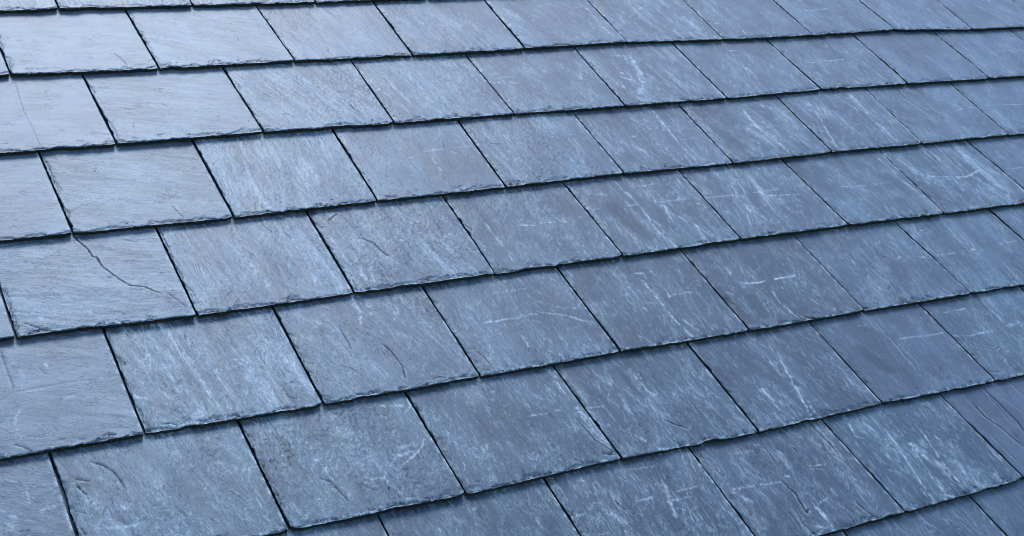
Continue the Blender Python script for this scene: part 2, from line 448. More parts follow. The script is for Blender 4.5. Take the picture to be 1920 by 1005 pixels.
  ('s', 1.4, 0.8, [(34, 108), (59, 111), (81, 111)]),
  ('s', 0.9, 0.6, [(4, 175), (42, 174)]),
  ('p', 1.9, 0.5, [(-23, 173), (-25, 143)]),
  ('s', 1.8, 0.8, [(23, 45), (35, 9)]),
  ('s', 1.1, 0.7, [(-74, 25), (-66, 8)]),
  ('s', 0.9, 0.6, [(47, 60), (48, 56)]),
  ('p', 1.6, 0.5, [(-93, 127), (-91, 110)]),
  ('p', 2, 0.5, [(-32, 90), (-19, 79)]),
  ('d', 8.8, 0.35, [(-105, 80), (-95, 46)]),
 ],
 (5, 4): [
  ('s', 1, 0.8, [(-59, 112), (-23, 109)]),
  ('s', 1, 0.9, [(7, 112), (38, 113)]),
  ('s', 1.4, 0.6, [(-111, 96), (-96, 88)]),
  ('p', 2.5, 0.5, [(-70, 182), (-67, 140)]),
  ('s', 1.2, 0.9, [(-54, 111), (-36, 109), (-18, 110)]),
  ('s', 1.3, 1, [(8, 112), (51, 112)]),
  ('p', 2, 0.5, [(0, 89), (10, 84)]),
  ('s', 1, 0.9, [(-33, 110), (-16, 109)]),
  ('d', 6.7, 0.8, [(-125, 145), (-117, 82), (-111, 17)]),
  ('d', 7.3, 0.4, [(-28, 64), (-26, 28)]),
  ('c', 1.6, 0.9, [(-8, 17), (3, 5), (17, 0)]),
  ('c', 1, 0.7, [(98, 13), (115, -1)]),
  ('s', 1.7, 0.9, [(-19, 88), (-25, 46), (-17, 9)]),
  ('s', 1.2, 0.7, [(40, 54), (48, 22)]),
  ('d', 13.3, 0.6, [(-71, 73), (-77, 31)]),
 ],
 (5, 5): [
  ('s', 1.1, 0.5, [(-53, 152), (-53, 48)]),
  ('s', 1.1, 0.4, [(-33, 138), (-27, 52)]),
  ('s', 1.1, 0.8, [(37, 110), (55, 121)]),
  ('s', 1.4, 1, [(94, 113), (104, 109)]),
  ('s', 0.8, 0.5, [(84, 186), (79, 166)]),
  ('c', 0.6, 0.4, [(-13, 203), (-6, 143), (-7, 76)]),
  ('c', 0.6, 0.3, [(56, 211), (61, 111)]),
  ('c', 1.8, 0.5, [(-121, 103), (-120, 79)]),
 ],
 (5, 6): [
  ('s', 1.4, 0.8, [(-110, 111), (-66, 110)]),
  ('s', 1.2, 0.6, [(-43, 112), (-11, 111)]),
  ('s', 0.9, 0.5, [(54, 117), (106, 118)]),
  ('s', 1.4, 0.8, [(-89, 187), (-87, 185)]),
  ('s', 1.2, 0.7, [(-84, 175), (-81, 174)]),
  ('p', 4.1, 0.4, [(0, 189), (-20, 110)]),
 ],
 (6, -1): [
  ('p', 2.1, 0.8, [(95, 112), (107, 115)]),
  ('p', 1.3, 0.7, [(57, 112), (62, 108)]),
  ('p', 0.9, 0.5, [(54, 99), (55, 94)]),
  ('s', 0.6, 0.5, [(85, 154), (81, 127)]),
 ],
 (6, 0): [
  ('c', 1.2, 0.7, [(115, 10), (123, 6)]),
  ('c', 1, 0.8, [(-81, 178), (-67, 167), (-58, 154), (-54, 139), (-50, 117)]),
  ('c', 1.2, 0.8, [(-107, 153), (-89, 144)]),
  ('c', 1.8, 0.9, [(-107, 141), (-99, 122)]),
  ('s', 0.8, 1, [(-117, 160), (-115, 158)]),
  ('s', 0.8, 1, [(-110, 146), (-108, 145)]),
  ('s', 0.8, 1, [(-101, 145), (-98, 145)]),
  ('s', 0.8, 0.8, [(-103, 181), (-101, 179)]),
  ('c', 1.4, 0.7, [(-116, 99), (-106, 91)]),
  ('p', 2.8, 1, [(-75, 96), (-59, 89)]),
  ('d', 5.5, 0.6, [(-99, 94), (-92, 84)]),
  ('d', 9.3, 0.6, [(-114, 157), (-86, 133)]),
  ('p', 1.8, 0.6, [(-109, 117), (-94, 107)]),
  ('p', 2, 0.4, [(67, 139), (112, 109)]),
  ('c', 0.7, 0.5, [(35, 203), (33, 191)]),
  ('c', 1.1, 0.7, [(-119, 70), (-116, 58)]),
  ('d', 3.8, 0.6, [(-74, 79), (-63, 65)]),
  ('p', 2.4, 0.7, [(-102, 65), (-54, 57)]),
  ('p', 2.8, 0.5, [(-74, 147), (-48, 123)]),
  ('s', 0.8, 0.5, [(105, 114), (123, 116)]),
 ],
 (6, 1): [
  ('s', 1.1, 0.6, [(26, 186), (29, 185)]),
  ('p', 2.2, 0.7, [(70, 189), (109, 181)]),
  ('s', 0.9, 0.6, [(104, 164), (121, 180)]),
  ('s', 0.9, 1, [(112, 109), (93, 88), (59, 67)]),
  ('s', 0.7, 0.7, [(-2, 54), (28, 56)]),
  ('s', 0.9, 0.7, [(28, 56), (30, 36), (38, 22)]),
  ('p', 1.1, 0.8, [(66, 104), (95, 103)]),
  ('p', 1.1, 0.7, [(64, 89), (86, 90)]),
  ('p', 1.1, 0.7, [(46, 75), (64, 89)]),
  ('d', 3.7, 0.7, [(-81, 167), (-81, 108), (-75, 88)]),
  ('s', 0.9, 1, [(-91, 131), (-90, 129)]),
  ('s', 0.9, 0.9, [(-72, 141), (-71, 140)]),
  ('s', 1.1, 1, [(-92, 9), (-89, 8)]),
  ('s', 1, 0.9, [(-74, 43), (-72, 42)]),
  ('s', 1.7, 0.9, [(-51, 116), (-42, 92), (-42, 67)]),
  ('c', 1, 0.7, [(-57, 77), (-45, 67), (-37, 36), (-34, 26)]),
  ('s', 1.4, 0.8, [(-34, 53), (-31, 38), (-29, 22)]),
  ('c', 0.8, 0.5, [(-121, 77), (-120, 38)]),
  ('c', 0.9, 0.6, [(-47, 4), (-34, -2)]),
  ('c', 0.8, 0.6, [(40, 15), (56, 10)]),
  ('p', 1.7, 0.5, [(-97, 181), (-79, 167)]),
  ('s', 0.9, 0.8, [(-50, 134), (-48, 133)]),
 ],
 (6, 2): [
  ('s', 1.2, 0.8, [(25, 116), (40, 114)]),
  ('s', 1, 0.8, [(45, 115), (85, 114)]),
  ('s', 1.8, 0.8, [(106, 204), (108, 160), (112, 116), (117, 87)]),
  ('s', 0.8, 0.6, [(62, 146), (73, 142)]),
  ('p', 1.6, 0.7, [(110, 200), (113, 184)]),
  ('c', 1, 0.7, [(100, 95), (105, 46), (122, 13)]),
  ('c', 1.4, 0.8, [(103, 18), (121, 10)]),
  ('s', 1.2, 0.6, [(109, 121), (112, 68), (121, 25)]),
  ('c', 0.8, 0.6, [(56, 16), (65, 8)]),
  ('s', 1, 0.9, [(-1, 176), (4, 175)]),
  ('s', 1.1, 0.9, [(-31, 115), (-26, 114)]),
  ('s', 0.7, 0.7, [(-57, 77), (-68, 54)]),
  ('s', 0.8, 0.6, [(-41, 83), (-40, 60)]),
  ('s', 0.9, 0.6, [(-77, 33), (-76, 31)]),
  ('s', 0.9, 0.6, [(-24, 86), (-23, 84)]),
  ('p', 2.3, 0.5, [(-18, 163), (-31, 114)]),
  ('c', 1.8, 0.8, [(-126, 175), (-120, 163)]),
  ('c', 1, 0.6, [(-126, 84), (-119, 77)]),
 ],
 (6, 3): [
  ('s', 0.9, 0.7, [(0, 161), (-1, 150)]),
  ('p', 2.1, 0.9, [(-6, 115), (0, 112)]),
  ('s', 1.3, 0.8, [(-10, 174), (-5, 114), (-4, 102)]),
  ('s', 0.8, 0.5, [(-120, 109), (-87, 108)]),
  ('d', 3.2, 0.5, [(-28, 179), (-23, 118)]),
  ('p', 2.1, 0.5, [(-54, 125), (-63, 70)]),
  ('c', 1.5, 1, [(-13, 58), (-4, 46), (12, 33)]),
  ('p', 2.8, 0.8, [(-80, 51), (-67, 17)]),
 ],
 (6, 4): [
  ('d', 9.9, 0.5, [(-112, 137), (-120, 74)]),
  ('s', 1.3, 0.8, [(-65, 80), (-58, 78)]),
  ('p', 2.7, 0.6, [(-10, 133), (-8, 86)]),
  ('p', 2.7, 0.5, [(-68, 77), (-51, 39)]),
  ('s', 1.8, 0.9, [(15, 143), (3, 99), (-9, 48), (-18, 9)]),
  ('s', 1.8, 0.7, [(-2, 35), (-8, 10)]),
  ('p', 2.7, 0.6, [(-62, 79), (-65, 31)]),
  ('s', 1.6, 0.8, [(21, 114), (24, 113)]),
 ],
 (6, 5): [
  ('d', 15.8, 0.55, [(-79, 124), (-60, 71)]),
  ('c', 0.5, 0.5, [(3, 170), (-1, 90), (-6, 42)]),
  ('c', 0.5, 0.4, [(7, 143), (-7, 75)]),
  ('c', 0.5, 0.4, [(10, 121), (12, 30)]),
  ('c', 0.5, 0.3, [(6, 191), (4, 148)]),
  ('s', 1.3, 1, [(23, 112), (26, 111)]),
  ('s', 1, 0.6, [(-41, 177), (-22, 176)]),
  ('c', 0.9, 0.5, [(-109, 78), (-105, 57)]),
  ('c', 0.7, 0.5, [(-97, 8), (-72, 5)]),
 ],
 (6, 6): [
  ('s', 1.1, 0.9, [(-92, 174), (-41, 175)]),
  ('s', 1.3, 1, [(-118, 114), (-78, 109), (-33, 111)]),
  ('c', 0.8, 0.6, [(-110, 107), (-103, 93), (-94, 82), (-66, 67), (-48, 74)]),
  ('s', 1.1, 0.6, [(30, 177), (38, 174)]),
  ('p', 1.9, 0.6, [(11, 116), (45, 118)]),
  ('c', 1.3, 0.8, [(-120, 21), (-99, 15)]),
  ('p', 2.2, 0.5, [(14, 179), (8, 121)]),
 ],
 (7, 1): [
  ('p', 2.2, 0.5, [(79, 148), (83, 123)]),
  ('p', 2.1, 0.6, [(-5, 154), (7, 140)]),
  ('p', 5.2, 0.3, [(-38, 186), (-25, 162)]),
  ('s', 0.7, 0.6, [(3, 179), (10, 181)]),
 ],
 (7, 2): [
  ('s', 1, 0.7, [(10, 187), (49, 183)]),
  ('p', 1.9, 0.7, [(44, 149), (34, 110), (29, 90)]),
  ('s', 1, 0.7, [(33, 117), (76, 116)]),
  ('c', 1, 0.7, [(-44, 141), (-37, 117), (-29, 109)]),
  ('c', 0.8, 0.5, [(-91, 132), (-76, 104)]),
  ('p', 4.9, 0.6, [(-67, 129), (-52, 100)]),
  ('s', 1.1, 0.8, [(-36, 117), (-31, 114)]),
  ('s', 0.9, 0.6, [(-73, 187), (-68, 182)]),
  ('c', 0.7, 0.5, [(-122, 174), (-116, 161)]),
  ('s', 1.2, 0.6, [(106, 84), (118, 53)]),
  ('p', 3.1, 0.5, [(31, 162), (36, 145)]),
 ],
 (7, 3): [
  ('p', 1.3, 0.7, [(112, 116), (139, 109)]),
  ('c', 1.2, 0.9, [(-25, 106), (-22, 89), (-19, 78), (-23, 60), (-26, 41), (-17, 48)]),
  ('c', 1, 0.6, [(9, 165), (16, 155)]),
  ('c', 1, 0.6, [(37, 162), (38, 149)]),
  ('c', 1.2, 0.8, [(97, 197), (99, 174), (102, 152), (101, 131)]),
  ('c', 0.8, 0.6, [(99, 125), (103, 89)]),
  ('c', 0.8, 0.6, [(7, 201), (14, 182)]),
  ('c', 0.7, 0.5, [(-10, 174), (-8, 163), (-13, 143)]),
  ('s', 1.7, 1, [(-15, 114), (-9, 110)]),
  ('c', 0.7, 0.6, [(31, 120), (58, 112)]),
  ('s', 0.9, 0.8, [(39, 120), (66, 116)]),
  ('c', 1.2, 0.8, [(65, 37), (68, 22), (74, 6)]),
  ('c', 0.8, 0.6, [(-52, 53), (-51, 38), (-54, 18)]),
  ('p', 1.6, 0.8, [(-4, 45), (-3, 16)]),
  ('p', 1.8, 0.8, [(-26, 13), (-2, 9)]),
  ('s', 1, 0.7, [(-83, 113), (-28, 105)]),
  ('s', 1, 0.7, [(9, 54), (25, 56)]),
  ('p', 1.7, 0.6, [(42, 75), (42, 58)]),
  ('d', 8.7, 0.35, [(73, 156), (81, 126)]),
  ('s', 1.1, 0.5, [(-25, 183), (-8, 177)]),
  ('s', 1.2, 0.8, [(-116, 113), (-99, 111), (-52, 107)]),
  ('p', 1.8, 0.8, [(-114, 110), (-98, 83)]),
  ('c', 0.8, 0.6, [(-23, 182), (-8, 173)]),
  ('c', 0.8, 0.6, [(7, 169), (15, 155)]),
  ('c', 1.2, 0.7, [(-124, 186), (-112, 173)]),
  ('c', 0.8, 0.6, [(-116, 157), (-109, 138)]),
  ('s', 0.8, 0.5, [(-62, 173), (-35, 173)]),
 ],
 (7, 4): [
  ('s', 1.3, 1, [(-39, 157), (-42, 121), (-54, 67), (-63, 22), (-64, 5)]),
  ('s', 1.4, 0.9, [(23, 138), (12, 82), (5, 24)]),
  ('s', 1.3, 0.9, [(-26, 43), (-36, 8), (-29, 1)]),
  ('s', 1.1, 0.8, [(32, 62), (31, 38)]),
  ('p', 3.6, 0.8, [(-17, 115), (-12, 81)]),
  ('s', 1.8, 0.8, [(-88, 199), (-100, 154), (-89, 144)]),
  ('p', 3.2, 0.6, [(37, 119), (59, 77)]),
  ('s', 0.9, 0.7, [(114, 89), (113, 41)]),
  ('s', 1.3, 0.7, [(-22, 105), (-29, 57), (-39, 5)]),
  ('c', 1.3, 0.8, [(-120, 81), (-120, 61)]),
  ('p', 2.7, 0.6, [(80, 21), (76, 5)]),
  ('p', 1.6, 0.5, [(-75, 105), (-73, 83)]),
  ('p', 9, 0.4, [(-1, 67), (4, 35)]),
 ],
 (7, 5): [
  ('c', 1.1, 0.9, [(-81, 169), (-84, 131), (-74, 102), (-71, 74), (-68, 55)]),
  ('c', 1.1, 0.9, [(-37, 195), (-33, 161), (-33, 130), (-33, 107), (-39, 85)]),
  ('c', 0.7, 0.6, [(27, 194), (29, 158)]),
  ('c', 0.6, 0.5, [(-39, 171), (-45, 113), (-39, 89)]),
  ('c', 0.6, 0.5, [(-106, 91), (-105, 32)]),
  ('c', 0.6, 0.5, [(-84, 182), (-87, 135)]),
  ('c', 0.6, 0.5, [(-15, 165), (-5, 123)]),
 ],
}

# ------------------------------------------------------------------ noise
def _hash(ix, iy, seed):
    h = (ix.astype(np.int64) * 374761393 + iy.astype(np.int64) * 668265263 + int(seed) * 974634777) & 0xFFFFFFFF
    h = ((h ^ (h >> 13)) * 1274126177) & 0xFFFFFFFF
    h = ((h ^ (h >> 16)) * 2246822519) & 0xFFFFFFFF
    return ((h ^ (h >> 15)) & 0xFFFF) / 65535.0


def vnoise(x, y, seed):
    """Smooth value noise in [-1, 1]."""
    ix, iy = np.floor(x), np.floor(y)
    fx, fy = x - ix, y - iy
    fx = fx * fx * fx * (fx * (fx * 6 - 15) + 10)
    fy = fy * fy * fy * (fy * (fy * 6 - 15) + 10)
    a, b = _hash(ix, iy, seed), _hash(ix + 1, iy, seed)
    c, d = _hash(ix, iy + 1, seed), _hash(ix + 1, iy + 1, seed)
    return 2 * ((a * (1 - fx) + b * fx) * (1 - fy) + (c * (1 - fx) + d * fx) * fy) - 1


def fbm(x, y, seed, octaves=4, gain=0.5):
    s, amp, tot = 0.0, 1.0, 0.0
    for o in range(octaves):
        c_, s_ = math.cos(0.6 * o), math.sin(0.6 * o)
        f = 2.0 ** o
        s = s + amp * vnoise((x * c_ + y * s_) * f + 13.7 * o, (-x * s_ + y * c_) * f - 7.1 * o, seed + o * 17)
        tot += amp
        amp *= gain
    return s / tot


def fbm_aniso(x, y, seed, octaves=4, gain=0.55):
    s, amp, tot = 0.0, 1.0, 0.0
    for o in range(octaves):
        f = 2.0 ** o
        s = s + amp * vnoise(x * f + 3.3 * o, y * f * 0.9 + 5.1 * o, seed + o * 31)
        tot += amp
        amp *= gain
    return s / tot


def sstep(a, b, x):
    t = np.clip((x - a) / (b - a), 0, 1)
    return t * t * (3 - 2 * t)


def seg_dist(px, py, pts):
    """Distance to a polyline, and the share of its length at the nearest point."""
    best = np.full(px.shape, 1e9)
    where = np.zeros(px.shape)
    n = len(pts) - 1
    for i in range(n):
        ax, ay = pts[i]
        bx, by = pts[i + 1]
        dx, dy = bx - ax, by - ay
        l2 = dx * dx + dy * dy + 1e-12
        t = np.clip(((px - ax) * dx + (py - ay) * dy) / l2, 0, 1)
        d = np.hypot(px - ax - t * dx, py - ay - t * dy)
        m = d < best
        best[m] = d[m]
        where[m] = ((i + t) / n)[m]
    return best, where


# ------------------------------------------------------------------ materials
def new_mat(name):
    m = bpy.data.materials.new(name)
    m.use_nodes = True
    m.node_tree.nodes.clear()
    return m, m.node_tree


class NT:
    def __init__(self, tree):
        self.t = tree

    def n(self, kind, **kw):
        nd = self.t.nodes.new(kind)
        ins = kw.pop('ins', {})
        for k, v in kw.items():
            setattr(nd, k, v)
        for k, v in ins.items():
            if hasattr(v, 'is_linked') or isinstance(v, bpy.types.NodeSocket):
                self.t.links.new(v, nd.inputs[k])
            else:
                nd.inputs[k].default_value = v
        return nd

    def math(self, op, a, b=0.0, c=0.0, clamp=False):
        nd = self.n('ShaderNodeMath', operation=op, use_clamp=clamp, ins={0: a, 1: b, 2: c})
        return nd.outputs[0]

    def ramp(self, val, lo, hi, a=0.0, b=1.0):
        nd = self.n('ShaderNodeMapRange', interpolation_type='SMOOTHSTEP', ins={0: val, 1: lo, 2: hi, 3: a, 4: b})
        return nd.outputs[0]

    def mix(self, f, a, b, blend='MIX'):
        nd = self.n('ShaderNodeMix', data_type='RGBA', blend_type=blend, ins={0: f, 6: a, 7: b})
        return nd.outputs[2]


def slate_material():
    m, tree = new_mat('riven_slate')
    g = NT(tree)
    out = g.n('ShaderNodeOutputMaterial')
    bs = g.n('ShaderNodeBsdfPrincipled')
    tree.links.new(bs.outputs[0], out.inputs[0])
    uv = g.n('ShaderNodeUVMap', uv_map='grain').outputs[0]        # x across the grain, y along it, metres with an offset per slate
    mk = g.n('ShaderNodeAttribute', attribute_name='mark')        # R pale mineral bloom and scratches, G cracks and shade painted at step edges, B tone
    sep = g.n('ShaderNodeSeparateColor', ins={0: mk.outputs['Color']})
    pale, crack, tone = sep.outputs[0], sep.outputs[1], sep.outputs[2]
    tint = g.n('ShaderNodeAttribute', attribute_type='OBJECT', attribute_name='tint').outputs['Fac']
    shade = g.n('ShaderNodeAttribute', attribute_type='OBJECT', attribute_name='shade').outputs['Fac']
    bloom = g.n('ShaderNodeAttribute', attribute_type='OBJECT', attribute_name='bloom').outputs['Fac']

    def scaled(sx, sy, off=(0, 0, 0)):
        return g.n('ShaderNodeMapping', ins={0: uv, 1: off, 3: (sx, sy, 1.0)}).outputs[0]

    streak = g.n('ShaderNodeTexNoise', noise_dimensions='2D', ins={'Vector': scaled(430, 120), 'Scale': 1.0, 'Detail': 4.0, 'Roughness': 0.6, 'Distortion': 0.5}).outputs[0]
    streak2 = g.n('ShaderNodeTexNoise', noise_dimensions='2D', ins={'Vector': scaled(120, 14, (3, 9, 0)), 'Scale': 1.0, 'Detail': 5.0, 'Roughness': 0.6, 'Distortion': 0.8}).outputs[0]
    cloud = g.n('ShaderNodeTexNoise', noise_dimensions='2D', ins={'Vector': scaled(16, 9, (7, 1, 0)), 'Scale': 1.0, 'Detail': 5.0, 'Roughness': 0.55}).outputs[0]
    speck = g.n('ShaderNodeTexNoise', noise_dimensions='2D', ins={'Vector': scaled(520, 380, (1, 4, 0)), 'Scale': 1.0, 'Detail': 3.0, 'Roughness': 0.7}).outputs[0]
    wisp = g.n('ShaderNodeTexNoise', noise_dimensions='2D', ins={'Vector': scaled(95, 38, (11, 2, 0)), 'Scale': 1.0, 'Detail': 6.0, 'Roughness': 0.65, 'Distortion': 2.2}).outputs[0]

    thread = g.n('ShaderNodeTexNoise', noise_dimensions='2D', ins={'Vector': scaled(44, 12, (21, 5, 0)), 'Scale': 1.0, 'Detail': 5.0, 'Roughness': 0.62, 'Distortion': 1.1}).outputs[0]
    ridge = g.math('ABSOLUTE', g.math('SUBTRACT', thread, 0.5))
    cleave = g.n('ShaderNodeTexNoise', noise_dimensions='2D', ins={'Vector': scaled(44, 12, (2, 15, 0)), 'Scale': 1.0, 'Detail': 6.0, 'Roughness': 0.6, 'Distortion': 0.6}).outputs[0]
    lv = g.math('MULTIPLY', cleave, 9.0)
    fr = g.math('FRACT', lv)
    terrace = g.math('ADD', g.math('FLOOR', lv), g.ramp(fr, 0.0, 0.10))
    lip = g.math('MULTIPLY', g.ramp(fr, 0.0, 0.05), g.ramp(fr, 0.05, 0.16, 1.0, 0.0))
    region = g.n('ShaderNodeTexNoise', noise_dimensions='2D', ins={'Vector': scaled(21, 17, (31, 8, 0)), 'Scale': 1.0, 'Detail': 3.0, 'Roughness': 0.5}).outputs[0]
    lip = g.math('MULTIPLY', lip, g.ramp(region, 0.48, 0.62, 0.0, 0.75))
    base = g.mix(g.ramp(cloud, 0.35, 0.65), (0.040, 0.064, 0.084, 1), (0.045, 0.073, 0.090, 1))
    base = g.mix(tint, base, (0.048, 0.065, 0.088, 1))             # some slates are more purple than green
    k = g.math('MULTIPLY', g.ramp(streak, 0.32, 0.68, 0.86, 1.14), g.ramp(streak2, 0.3, 0.7, 0.84, 1.16))
    fib = g.math('MINIMUM', g.math('ADD', g.math('MULTIPLY', bloom, 1.5), 0.12), 1.0)      # smooth slates show little fibre
    k = g.math('ADD', 1.0, g.math('MULTIPLY', g.math('SUBTRACT', k, 1.0), fib))
    k = g.math('MULTIPLY', k, g.ramp(speck, 0.35, 0.65, 0.78, 1.22))
    k = g.math('MULTIPLY', k, shade)
    k = g.math('MULTIPLY', k, g.ramp(cloud, 0.3, 0.7, 0.78, 1.18))
    k = g.math('MULTIPLY', k, g.math('ADD', g.math('MULTIPLY', tone, 1.5), 0.25))
    base = g.n('ShaderNodeVectorMath', operation='SCALE', ins={0: base, 3: k}).outputs[0]
    # pale bloom: baked-in marks broken up by fine noise, plus general wisps along the grain
    p1 = g.math('MULTIPLY', pale, g.ramp(g.math('ADD', g.math('MULTIPLY', streak, 0.5), g.math('MULTIPLY', speck, 0.5)), 0.4, 0.6, 0.25, 1.25), clamp=True)
    p2 = g.math('MULTIPLY', g.ramp(wisp, 0.52, 0.72), g.math('MULTIPLY', bloom, g.ramp(streak2, 0.42, 0.6, 0.0, 0.5)))
    p2b = g.math('MULTIPLY', g.ramp(speck, 0.66, 0.78), 0.35)
    p3 = g.math('MULTIPLY', g.math('MULTIPLY', g.ramp(ridge, 0.0, 0.022, 1.0, 0.0), bloom), g.math('MULTIPLY', g.ramp(cloud, 0.44, 0.56, 0.0, 0.75), g.ramp(speck, 0.35, 0.6, 0.4, 1.0)))
    clean = g.ramp(tone, 0.22, 0.46)
    p = g.math('ADD', p1, g.math('MULTIPLY', g.math('ADD', g.math('ADD', p2, p3), p2b), clean), clamp=True)
    split = g.n('ShaderNodeTexNoise', noise_dimensions='2D', ins={'Vector': scaled(105, 9, (51, 3, 0)), 'Scale': 1.0, 'Detail': 4.0, 'Roughness': 0.6, 'Distortion': 0.4}).outputs[0]
    split = g.ramp(g.math('ABSOLUTE', g.math('SUBTRACT', split, 0.5)), 0.0, 0.016, 1.0, 0.0)
    split = g.math('MULTIPLY', split, g.math('MULTIPLY', fib, g.ramp(region, 0.42, 0.58, 0.7, 0.0)))
    base = g.n('ShaderNodeVectorMath', operation='SCALE', ins={0: base, 3: g.math('SUBTRACT', 1.0, split)}).outputs[0]
    crack = g.math('MAXIMUM', g.math('MULTIPLY', g.ramp(crack, 0.05, 0.85), 0.9), lip)  # cracks, with shade painted along flake and terrace steps
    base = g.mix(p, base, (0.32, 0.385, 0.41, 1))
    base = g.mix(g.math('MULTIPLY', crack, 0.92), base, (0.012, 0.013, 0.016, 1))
    tree.links.new(base, bs.inputs['Base Color'])
    rough = g.math('ADD', 0.425, g.math('MULTIPLY', fib, g.ramp(streak2, 0.3, 0.7, -0.04, 0.06)))
    rough = g.math('ADD', rough, g.math('MULTIPLY', p, 0.15))
    tree.links.new(rough, bs.inputs['Roughness'])
    tree.links.new(g.math('MULTIPLY', g.math('SUBTRACT', 1.0, crack), 0.45), bs.inputs['Specular IOR Level'])
    bs.inputs['Specular Tint'].default_value = (0.45, 0.70, 1.0, 1.0)     # blue tint put into the sheen to cool the sun's warm reflection
    h = g.math('ADD', g.math('MULTIPLY', streak, 0.00022), g.math('MULTIPLY', streak2, 0.0005))
    h = g.math('ADD', h, g.math('MULTIPLY', wisp, 0.0003))
    h = g.math('ADD', h, g.math('MULTIPLY', speck, 0.00008))
    h = g.math('MULTIPLY', g.math('MULTIPLY', h, 0.30), fib)
    h = g.math('ADD', h, g.math('MULTIPLY', g.math('MULTIPLY', terrace, fib), 0.0002))
    bmp = g.n('ShaderNodeBump', ins={'Strength': 0.6, 'Distance': 1.0, 'Height': h})
    tree.links.new(bmp.outputs[0], bs.inputs['Normal'])
    return m


def edge_material():
    m, tree = new_mat('dressed_slate_edge')
    g = NT(tree)
    out = g.n('ShaderNodeOutputMaterial')
    bs = g.n('ShaderNodeBsdfPrincipled', ins={'Roughness': 0.8, 'Specular IOR Level': 0.2})
    tree.links.new(bs.outputs[0], out.inputs[0])
    co = g.n('ShaderNodeTexCoord').outputs['Object']
    mp = g.n('ShaderNodeMapping', ins={0: co, 3: (1, 1, 6)}).outputs[0]
    nz = g.n('ShaderNodeTexNoise', ins={'Vector': mp, 'Scale': 180.0, 'Detail': 4.0, 'Roughness': 0.7}).outputs[0]
    c = g.mix(g.ramp(nz, 0.35, 0.7), (0.004, 0.006, 0.006, 1), (0.024, 0.032, 0.028, 1))
    tree.links.new(c, bs.inputs['Base Color'])
    bmp = g.n('ShaderNodeBump', ins={'Strength': 0.8, 'Distance': 0.0015, 'Height': nz})
    tree.links.new(bmp.outputs[0], bs.inputs['Normal'])
    return m


def plain_material(name, c0, c1, scale, rough=0.9):
    m, tree = new_mat(name)
    g = NT(tree)
    out = g.n('ShaderNodeOutputMaterial')
    bs = g.n('ShaderNodeBsdfPrincipled', ins={'Roughness': rough})
    tree.links.new(bs.outputs[0], out.inputs[0])
    co = g.n('ShaderNodeTexCoord').outputs['Object']
    nz = g.n('ShaderNodeTexNoise', ins={'Vector': co, 'Scale': scale, 'Detail': 6.0, 'Roughness': 0.6}).outputs[0]
    tree.links.new(g.mix(g.ramp(nz, 0.3, 0.7), c0, c1), bs.inputs['Base Color'])
    return m


M_SLATE = slate_material()
M_EDGE = edge_material()
M_GROUND = plain_material('grass_ground', (0.035, 0.05, 0.022, 1), (0.06, 0.075, 0.03, 1), 0.7)
M_UNDER = plain_material('roofing_felt', (0.012, 0.012, 0.013, 1), (0.02, 0.02, 0.022, 1), 8.0)
M_TIMBER = plain_material('batten_timber', (0.16, 0.11, 0.06, 1), (0.24, 0.17, 0.10, 1), 20.0)


# ------------------------------------------------------------------ setting
def mesh_from(name, verts, faces, mats):
    me = bpy.data.meshes.new(name)
    me.from_pydata(verts, [], faces)
    for m in mats:
        me.materials.append(m)
    me.update()
    return me


def box(x0, x1, y0, y1, z0, z1):
    v = [(x0, y0, z0), (x1, y0, z0), (x1, y1, z0), (x0, y1, z0), (x0, y0, z1), (x1, y0, z1), (x1, y1, z1), (x0, y1, z1)]
    f = [(3, 2, 1, 0), (4, 5, 6, 7), (0, 1, 5, 4), (1, 2, 6, 5), (2, 3, 7, 6), (3, 0, 4, 7)]
    return v, f


ground = bpy.data.objects.new('ground', mesh_from('ground', [(-300, -300, 0), (300, -300, 0), (300, 300, 0), (-300, 300, 0)], [(0, 1, 2, 3)], [M_GROUND]))
ground['kind'] = 'structure'
col.objects.link(ground)

roof = bpy.data.objects.new('slate_roof', None)
roof.matrix_world = ROOF
roof.empty_display_size = 0.3
roof['label'] = 'blue-grey natural slate roof slope with staggered overlapping courses filling the whole picture'
roof['category'] = 'roof'
roof['kind'] = 'thing'
col.objects.link(roof)

X0, X1, LO, HI = -1.6, 4.3, -3, 11


def part(name, me, parent=None, mat=None):
    o = bpy.data.objects.new(name, me)
    col.objects.link(o)
    o.parent = parent
    if mat is not None:
        o.matrix_local = mat
    return o


v, f = box(X0 - 0.05, X1 + 0.05, -HI * COURSE_STEP + 0.02, -LO * COURSE_STEP + 0.42, -0.075, -0.068)
part('roofing_felt', mesh_from('roofing_felt', v, f, [M_UNDER]), roof)
bat = None
for i in range(LO, HI + 1):
    v, f = box(X0 - 0.03, X1 + 0.03, -0.0125, 0.0125, -0.0125, 0.0125)
    if bat is None:
        bat = mesh_from('batten', v, f, [M_TIMBER])
    part('batten', bat, roof, Matrix.Translation((0, -i * COURSE_STEP + 0.485, -0.0545)))

# ------------------------------------------------------------------ slates
TH = 0.0079          # thickness of a slate
LEN = 0.50           # full length, most of it under the courses above
GAP = 0.0041         # open joint between neighbours
TILT = math.atan2(STACK, COURSE_STEP)

